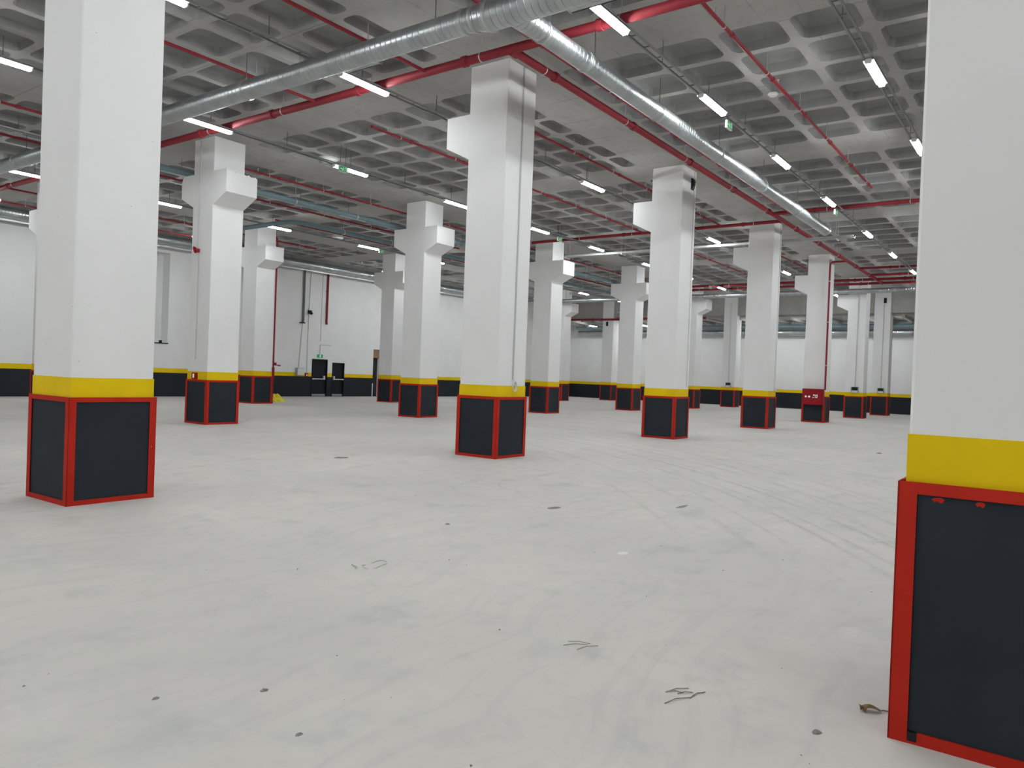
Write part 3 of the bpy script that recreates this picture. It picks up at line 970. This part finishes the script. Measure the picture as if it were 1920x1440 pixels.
for a in (-.7, 1.7, 4.7, 7.7, 10.7, 13.0):
    part('hanger_rod', tube([(a, -2.32, DZ + SR), (a, -2.32, ZC)], .008, 5), M['rod'], t)
t = thing('spiral_duct', (-8, 22.7, 6.78), 'galvanised duct along the top of the door wall', 'duct')
part('duct_section', tube([(-8, 22.7, 6.72), (30, 22.7, 6.72)], .21, 24, True), M['ductX'], t, True)
part('duct_support', box(-8, 30, 22.88, 22.94, 6.44, 6.52), M['steel'], t)
for a in range(-7, 30, 4):
    part('coupling_ring', coupling_band('X', a + .3, 22.7, 6.72, .21), M['steel'], t, True)
    part('hanger_rod', tube([(a, 22.7, 6.9), (a, 22.7, ZC)], .008, 5), M['rod'], t)
t = thing('spiral_duct', (29.6, -8, 6.36), 'far galvanised duct crossing in front of the last columns', 'duct')
part('duct_section', tube([(29.6, -8, 6.36), (29.6, 20, 6.30)], .125, 20, True), M['ductY'], t, True)
for a in range(-7, 20, 4):
    part('coupling_ring', coupling_band('Y', a + .3, 29.6, 6.35, .125), M['steel'], t, True)
    part('hanger_rod', tube([(29.6, a, 6.45), (29.6, a, ZC)], .008, 5), M['rod'], t)
t = thing('spiral_duct', (31.6, 15, 5.6), 'two short vertical duct drops below the far crossing duct', 'duct')
for y in (13.9, 14.35):
    part('duct_section', tube([(36.33, y + 2.2, 6.2), (36.33, y + 2.2, 5.55)], .1, 14), M['steel'], t, True)
part('cross_piece', tube([(36.33, 15.8, 6.2), (36.33, 16.9, 6.2)], .1, 14), M['steel'], t, True)
part('hanger_rod', tube([(36.33, 16.3, 6.2), (36.33, 16.3, ZC)], .01, 6), M['rod'], t)
for k, (x, z, r, lab) in enumerate(((40.45, 5.02, .19, 'grey duct along the far wall under the low roof, lower one'), (40.1, 5.42, .12, 'blue-grey pipe along the far wall under the low roof, upper one'))):
    t = thing('wall_duct', (x, -10, z), lab, 'duct', 'far wall ducts')
    part('duct_section', tube([(x, -12, z), (x, 22.5, z)], r, 16), M['ductY'] if k == 0 else M['teal'], t, True)
    for a in range(-9, 22, 5):
        part('hanger_rod', tube([(x, a, z + r), (x, a, ZL)], .01, 5), M['rod'], t)

# ------------------------------------------------------------------ exit signs, detectors, cameras, boxes
def exit_sign(x, y, z, label, zr=ZC):
    t = thing('exit_sign', (x, y, z), label, 'sign', 'green exit signs')
    w_, h_, d_ = .25, .12, .04
    part('housing', box(x - w_ / 2 - .012, x + w_ / 2 + .012, y - d_ / 2, y + d_ / 2, z - .012, z + h_ + .012), M['plastic'], t)
    for s in (-1, 1):
        yy = y + s * (d_ / 2 + .004)
        f = part('green_face', box(x - w_ / 2, x + w_ / 2, yy - .003, yy + .003, z, z + h_), M['green'], t)
        q = yy + s * .005
        def flat(poly):
            return prism([(x + a * .72, z + b * .7) for a, b in poly], 'y', q - .0015, q + .0015)
        # running figure, arrow and doorway
        part('running_figure', join(flat([(-.03, .13), (-.01, .13), (-.01, .15), (-.03, .15)]), flat([(-.05, .07), (-.02, .065), (.0, .12), (-.03, .125)]),
             flat([(-.04, .07), (-.02, .07), (.01, .02), (-.01, .02)]), flat([(-.05, .07), (-.035, .07), (-.06, .02), (-.085, .025)])), M['sign_white'], f)
        part('arrow', join(flat([(-.15, .085), (-.11, .12), (-.11, .05)]), flat([(-.11, .095), (-.075, .095), (-.075, .075), (-.11, .075)])), M['sign_white'], f)
        part('doorway', join(flat([(.05, .02), (.065, .02), (.065, .15), (.05, .15)]), flat([(.12, .02), (.135, .02), (.135, .15), (.12, .15)]), flat([(.065, .135), (.12, .135), (.12, .15), (.065, .15)])), M['sign_white'], f)
    for a in (-.12, .12):
        part('drop_rod', tube([(x + a * .7, y, z + h_), (x + a * .7, y, zr)], .006, 5), M['rod'], t)
    return t
exit_sign(1.72, 6.27, 6.43, 'green exit sign below the light beside the chipped column')
exit_sign(11.45, 14.85, 6.43, 'green exit sign at the end of the light facing the door wall')
exit_sign(12.15, 6.45, 6.43, 'green exit sign left of the camera column, near a red cross pipe')
exit_sign(3.15, -3.1, 6.42, 'green exit sign, nearer one in the row right of the round duct', 6.63)
exit_sign(11.75, -3.1, 6.42, 'green exit sign, farther one in the row right of the round duct', 6.63)
exit_sign(27.0, 6.55, 6.42, 'small green exit sign between the camera column and the next one', 6.63)
exit_sign(27.4, 15.3, 6.42, 'small dim green exit sign far behind the lit corbel')
exit_sign(37.9, 20.2, 5.3, 'tiny green exit sign under the low roof near the far wall', ZL)
# sign over the first door
t = thing('exit_sign', (15.62, Y1 - .03, 2.07), 'green exit sign above the left dark door', 'sign', 'green exit signs')
part('green_face', box(15.45, 15.79, Y1 - .05, Y1, 2.06, 2.23), M['green'], t)
part('white_symbol', box(15.58, 15.66, Y1 - .056, Y1 - .05, 2.08, 2.21), M['sign_white'], t)

def disc(x, y, label, z=ZC, r=.14, h=.05):
    t = thing('smoke_detector', (x, y, z - h), label, 'detector', 'round ceiling devices')
    part('body', tube([(x, y, z - h), (x, y, z - h * .45), (x, y, z)], r, 20, True, [r * .7, r, r]), M['plastic'], t, True)
    part('base_ring', tube([(x, y, z - .012), (x, y, z)], r * 1.15, 20), M['plastic'], t, True)
disc(2.3, 7.52, 'round white ceiling device left of the first exit sign light', r=.24, h=.08)
disc(10.6, 16.6, 'round white ceiling device near the door wall lights', r=.22, h=.08)
disc(3.5, -3.82, 'small round detector among the coffers at the upper right', r=.09)

def camera_unit(face, x, y, z, label):
    t = thing('security_camera', (x, y, z), label, 'camera', 'dark security cameras')
    d = Vector((-1, 0, 0)) if face == 'x' else Vector((0, -1, 0))
    c = Vector((x, y, z))
    s = Vector((0, 1, 0)) if face == 'x' else Vector((1, 0, 0))
    def P(a, b, h):
        return tuple(c + d * a + s * b + Vector((0, 0, h)))
    prof = [(.0, .12), (.05, .12), (.065, .05), (.06, -.06), (.04, -.13), (.0, -.14)]
    V, n = [], len(prof)
    for b in (-.06, .06):
        V += [P(a, b, h) for a, h in prof]
    F = [tuple(range(n)), tuple(range(2 * n - 1, n - 1, -1))] + [(i, (i + 1) % n, (i + 1) % n + n, i + n) for i in range(n)]
    part('housing', (V, F), M['black'], t)
    V = [P(a, b, h) for b in (-.075, .075) for a, h in ((0, .14), (.02, .14), (.02, -.16), (0, -.16))]
    part('back_plate', (V, [(0, 1, 2, 3), (7, 6, 5, 4), (0, 1, 5, 4), (1, 2, 6, 5), (2, 3, 7, 6), (3, 0, 4, 7)]), M['black'], t)
    part('lens', tube([P(.05, 0, -.03), P(.075, 0, -.04)], .035, 12), M['black'], t, True)
camera_unit('y', 7.76, -.43, 6.70, 'black security camera at the top of the column right of centre')
camera_unit('x', 36.55, -.12, 6.59, 'dark security camera on the farthest front column')
camera_unit('x', 36.55, 17.83, 5.42, 'black security camera on the far column under the low roof')

def socket_box(x, y, z, label, s=.17, top=ZC - .4):
    t = thing('socket_box', (x, y, z), label, 'electrical box', 'grey boxes above the yellow bands')
    part('body', box(x - .1, x, y - s, y + s, z - s * .9, z + s * .9), M['boxgrey'], t)
    part('cover', box(x - .125, x - .1, y - s * .8, y + s * .8, z - s * .1, z + s * .8), M['black'], t)
    part('lower_cover', box(x - .12, x - .1, y - s * .8, y + s * .8, z - s * .8, z - s * .2), M['plastic'], t)
    part('conduit', tube([(x - .03, y, z + s * .9), (x - .03, y, top)], .016, 6), M['conduit'], t)
socket_box(CX[4] - SH, -.05, 1.42, 'grey electrical box on the column right of the hydrant column')
socket_box(CX[5] - SH, -.08, 1.42, 'grey electrical box on the farthest front column', .17, 6.4)
socket_box(CX[5] - SH, 8.85, 1.42, 'grey electrical box on the distant column under the concrete beam')

# hydrant cabinet
hx0, hx1 = 22.10, 22.33
t = thing('hydrant_cabinet', (22.2, -.03, .74), 'red fire hose cabinet hung on the base of the hydrant column', 'hose cabinet')
part('body', box(hx0, hx1, -.45, .39, .74, 1.41), M['hydrant'], t)
dr = part('door', box(hx0 - .02, hx0, -.43, .37, .76, 1.39), M['hydrant'], t)
def hflat(cy, cz, poly):
    return prism([(cy - a, cz + b) for a, b in poly], 'x', hx0 - .024, hx0 - .02)
def circ(r, n=14, sx=1):
    return [(r * sx * math.cos(2 * math.pi * k / n), r * math.sin(2 * math.pi * k / n)) for k in range(n)]
part('round_mark', hflat(.235, 1.08, circ(.042)), M['sign_white'], dr)
part('round_mark', hflat(.10, 1.08, circ(.042)), M['sign_white'], dr)
part('hose_symbol', join(hflat(-.13, 1.1, [(-.1, -.06), (-.03, -.06), (-.03, -.04), (-.1, -.04)]), hflat(-.13, 1.1, [(-.07, .02), (-.01, .02), (-.01, .075), (-.07, .075)]),
     hflat(-.13, 1.1, [(.0, -.01), (.03, .07), (.06, .07), (.03, -.01)]), hflat(-.13, 1.1, [(.075, -.06), (.1, -.06), (.1, .075), (.075, .075)]),
     hflat(-.13, 1.1, [(.0, -.06), (.075, -.06), (.075, -.04), (.0, -.04)])), M['sign_white'], dr)
part('latch', box(hx0 - .035, hx0 - .02, -.41, -.37, 1.03, 1.12), M['hydrant'], dr)

# small devices on columns
t = thing('call_point', (-.44, 8.98, 1.17), 'small red fire call point on the chipped column', 'call point', 'red call points')
part('body', box(-.50, -.43, 8.87, 9.03, 1.11, 1.27), M['hydrant'], t)
part('white_plate', box(-.505, -.50, 8.92, 8.98, 1.14, 1.24), M['sign_white'], t)
t = thing('alarm_sounder', (-.44, 8.97, 4.3), 'red alarm sounder halfway up the chipped column', 'alarm', None)
part('base', tube([(-.43, 9.0, 4.30), (-.49, 9.0, 4.30)], .05, 14), M['hydrant'], t, True)
part('horn', tube([(-.47, 8.97, 4.30), (-.56, 8.95, 4.27)], .07, 14, True, [.03, .055]), M['hydrant'], t, True)
part('side_horn', tube([(-.47, 9.06, 4.36), (-.54, 9.09, 4.36)], .05, 12, True, [.025, .045]), M['hydrant'], t, True)
single('conduit', join(tube([(-.442, 9.03, 4.37), (-.442, 9.03, ZC - .02)], .014, 6), tube([(-.442, 8.98, 4.24), (-.442, 8.98, 1.6)], .012, 6)), M['conduit'],
       'thin grey conduit on the chipped column', 'conduit')
single('conduit', tube([(.02, -.442, 1.42), (.02, -.442, ZC - .02)], .016, 6), M['conduit'], 'thin grey conduit down the centre column face', 'conduit')
coil = []
for k in range(60):
    a = k * .42
    coil.append((.03 + (.05 + .0004 * k) * math.cos(a), -.455 - .0006 * k, 1.29 + (.07 + .0004 * k) * math.sin(a)))
single('cable_coil', tube([(.03, -.445, 1.45), (.05, -.45, 1.40)] + coil, .006, 5), M['plastic'], 'loose white cable coil hanging on the centre column', 'cable')
for i, lab in ((2, 'thin pale conduit on the column left of the hydrant column'), (1, 'thin pale conduit on the camera column')):
    single('conduit', tube([(CX[i] + .28, -.442, 1.35), (CX[i] + .28, -.442, ZC - .02)], .014, 6), M['plastic'], lab, 'conduit')
for i, lab in ((2, 'small grey socket at the conduit foot left of the hydrant column'),):
    single('wall_socket', box(CX[i] + .22, CX[i] + .34, -.50, -.43, 1.30, 1.40), M['plastic'], lab, 'socket')

# ------------------------------------------------------------------ things on the door wall
t = riser('wall_pipe', [(14.42, Y1 - .06, 6.5), (14.42, Y1 - .06, 3.83)], .06, 'dark grey vertical pipe on the door wall ending halfway down', None, 'greypipe')
part('pipe_elbow', tube(arc_bend((14.42, Y1 - .06, 6.45), (14.42, Y1 - .06, 6.62), (14.75, Y1 - .06, 6.62), .1), .055, 10), M['greypipe'], t, True)
part('end_flange', box(14.22, 14.5, Y1 - .14, Y1, 3.79, 3.84), M['black'], t)
single('conduit', tube([(14.42, Y1 - .02, 3.8), (14.25, Y1 - .02, 1.5)], .018, 6), M['conduit'], 'thin grey conduit from the dark wall pipe to the grey box', 'conduit')
t = thing('distribution_box', (14.3, Y1, 1.1), 'grey electrical box on the yellow band left of the doors', 'electrical box')
part('body', box(14.06, 14.52, Y1 - .16, Y1, 1.10, 1.48), M['boxgrey'], t)
part('lid', box(14.08, 14.50, Y1 - .18, Y1 - .16, 1.12, 1.46), M['plastic'], t)
t = thing('call_point', (14.77, Y1, 1.1), 'small red call point on the wall between box and door', 'call point', 'red call points')
part('body', box(14.68, 14.86, Y1 - .06, Y1, 1.04, 1.22), M['hydrant'], t)
part('white_plate', box(14.74, 14.80, Y1 - .066, Y1 - .06, 1.07, 1.16), M['sign_white'], t)
t = riser('wall_pipe', [(15.98, Y1 - .06, 6.6), (15.96, Y1 - .06, 3.95), (15.94, Y1 - .1, 3.86)], .055, 'red vertical pipe on the door wall ending above the doors', None)
part('pipe_clip', box(15.88, 16.08, Y1 - .05, Y1, 5.6, 5.64), M['steel'], t)
single('conduit', tube([(14.86, Y1 - .02, 6.5), (14.8, Y1 - .02, 4.5), (14.78, Y1 - .02, 1.25)], .014, 6), M['conduit'], 'thin conduit down the wall to the wall call point', 'conduit')
t = thing('wall_speaker', (14.82, Y1, 4.4), 'small dark device halfway up the door wall', 'speaker')
part('body', box(14.74, 14.9, Y1 - .14, Y1, 4.32, 4.5), M['black'], t)
part('snout', tube([(14.82, Y1 - .12, 4.4), (14.78, Y1 - .24, 4.33)], .06, 10, True, [.04, .08]), M['black'], t, True)
single('conduit', tube([(15.66, Y1 - .02, 6.5), (15.62, Y1 - .02, 2.95)], .011, 6), M['conduit'], 'thin conduit down the wall above the left door', 'conduit')
single('conduit', tube([(15.62, Y1 - .02, 2.24)] + arc_bend((15.62, Y1 - .02, 2.5), (15.62, Y1 - .02, 2.75), (16.35, Y1 - .02, 2.75), .08), .016, 6), M['conduit'], 'bent grey conduit rising from the door exit sign', 'conduit')
single('niche_ledge', join(box(6.30, 7.14, Y1 - .04, Y1 + .02, 2.32, 2.36), box(6.72, 6.82, Y1 - .08, Y1, 2.36, 2.46)), M['black'], 'black ledge under the tall wall recess', 'ledge')

# ------------------------------------------------------------------ loose things on the floor
def heap(cx, cy, rx, ry, h, seed, n=14, rings=5):
    rnd = random.Random(seed)
    V, F = [(cx, cy, h)], []
    for j in range(1, rings + 1):
        t = j / rings
        for k in range(n):
            a = 2 * math.pi * k / n
            jit = 1 + .35 * (rnd.random() - .5)
            zz = max(0.0, h * (1 - t) ** .8 * (1 + .7 * (rnd.random() - .5))) if j < rings else 0.0
            V.append((cx + rx * t * jit * math.cos(a), cy + ry * t * jit * math.sin(a), zz))
    for k in range(n):
        F.append((0, 1 + k, 1 + (k + 1) % n))
    for j in range(rings - 1):
        for k in range(n):
            a, b = 1 + j * n + k, 1 + j * n + (k + 1) % n
            F.append((a, a + n, b + n, b))
    return V, F
single('plastic_sheet', heap(9.3, 18.7, .46, .4, .32, 3, 18, 6), M['tarp'], 'crumpled yellow plastic sheet on the floor beside the riser column', 'plastic sheet')

def sticks(cx, cy, n, L, ang, seed, r=.004):
    rnd = random.Random(seed)
    out = []
    for k in range(n):
        a = ang + (rnd.random() - .5) * .9
        l = L * (.35 + .65 * rnd.random())
        x, y = cx + (rnd.random() - .5) * L * .8, cy + (rnd.random() - .5) * L * .6
        out.append(tube([(x, y, r), (x + l * .5 * math.cos(a), y + l * .5 * math.sin(a), r + .004), (x + l * math.cos(a + .15), y + l * math.sin(a + .15), r)], r, 5))
    return join(*out)
def blade(cx, cy, L, W, ang, bend=.012):
    V, F = [], []
    n = 6
    ca, sa = math.cos(ang), math.sin(ang)
    for k in range(n + 1):
        t = k / n
        ww = W * math.sin(math.pi * min(max(t, .06), .97)) ** .7
        for s, dz in ((-1, .006), (0, 0), (1, .006)):
            u, v = L * (t - .5), s * ww
            V.append((cx + u * ca - v * sa, cy + u * sa + v * ca, .002 + bend * math.sin(math.pi * t) + dz * (1 + t)))
    for k in range(n):
        for q in (0, 1):
            a = k * 3 + q
            F.append((a, a + 3, a + 4, a + 1))
    return V, F
t = thing('dry_leaf', (-7.36, -7.86, 0), 'brown dry leaf on the floor near the cropped right column', 'leaf')
part('blade', blade(-7.36, -7.86, .09, .025, 2.0), M['leaf'], t)
part('stalk', tube([(-7.33, -7.90, .006), (-7.30, -7.97, .003)], .003, 5), M['leaf'], t)
part('curled_lobe', blade(-7.38, -7.83, .05, .02, .6, .02), M['leaf'], t)
G = 'splinters on the bare floor'
single('wood_splinters', sticks(-7.72, -7.15, 6, .16, 2.35, 5, .0022), M['wood'], 'scattered wood splinters in the foreground left of the dry leaf', 'splinters', G)
single('wood_splinters', sticks(-7.46, -6.46, 3, .16, 2.3, 6, .0018), M['wood'], 'few thin splinters in the lower middle of the floor', 'splinters', G)
single('wire_scrap', join(tube([(-7.08 + .12 * math.cos(a * .35), -4.33 + .07 * math.sin(a * .35), .006 + .01 * math.sin(a)) for a in range(16)], .004, 5),
       tube([(-7.2, -4.2, .006), (-7.22, -4.28, .006), (-7.25, -4.30, .004)], .005, 5)), M['steel'], 'looped wire scrap on the floor left of centre', 'wire')
single('paper_scrap', heap(-5.32, -5.52, .06, .04, .012, 9, 8, 2), M['paper'], 'small white paper scrap on the floor', 'paper')
DG = 'dirt clumps on the floor'
for cx, cy, rx, ry, h, lab in ((-3.86, -3.89, .11, .06, .010, 'flat dark dirt patch on the floor below the centre column'),
                              (-2.62, -4.9, .16, .04, .006, 'long dark scuffed dirt streak on the tyre marks'),
                              (-2.46, 1.27, .16, .12, .010, 'dark dirt smear on the floor left of the centre column'),
                              (-5.47, -3.67, .03, .025, .014, 'small dark clod on the floor below the centre column'),
                              (-9.01, -5.61, .022, .016, .010, 'small dark clod in the lower left foreground'),
                              (-7.75, -7.72, .03, .02, .010, 'dark clod just left of the cropped column foot'),
                              (-9.37, -5.33, .02, .013, .009, 'dark chip in the lower left corner of the floor'),
                              (-9.18, -6.07, .018, .013, .008, 'dark crumb at the bottom edge of the floor'),
                              (8.2, -5.11, .14, .06, .02, 'dark rag-like clump on the distant floor at right')):
    single('dirt_clump', heap(cx, cy, rx, ry, h, int(abs(cx * 100)), 9, 3), M['dirt'], lab, 'dirt', DG)
rnd = random.Random(21)
bits = []
for k in range(150):
    x = -10.2 + 14 * rnd.random() ** 1.3
    y = -7.8 + 10 * rnd.random()
    s = .003 + .006 * rnd.random() ** 2
    if any(abs(x - cx) < .55 and abs(y - cy) < .55 for cx, cy in COLS_XY):
        continue
    bits.append(([(x - s, y - s * .6, 0), (x + s, y - s * .4, 0), (x + s * .3, y + s, 0), (x, y, s * .8)], [(0, 1, 3), (1, 2, 3), (2, 0, 3)]))
o = single('floor_grit', join(*bits), M['dirt'], 'tiny dark grit strewn over the pale floor', 'grit')
o['kind'] = 'stuff'
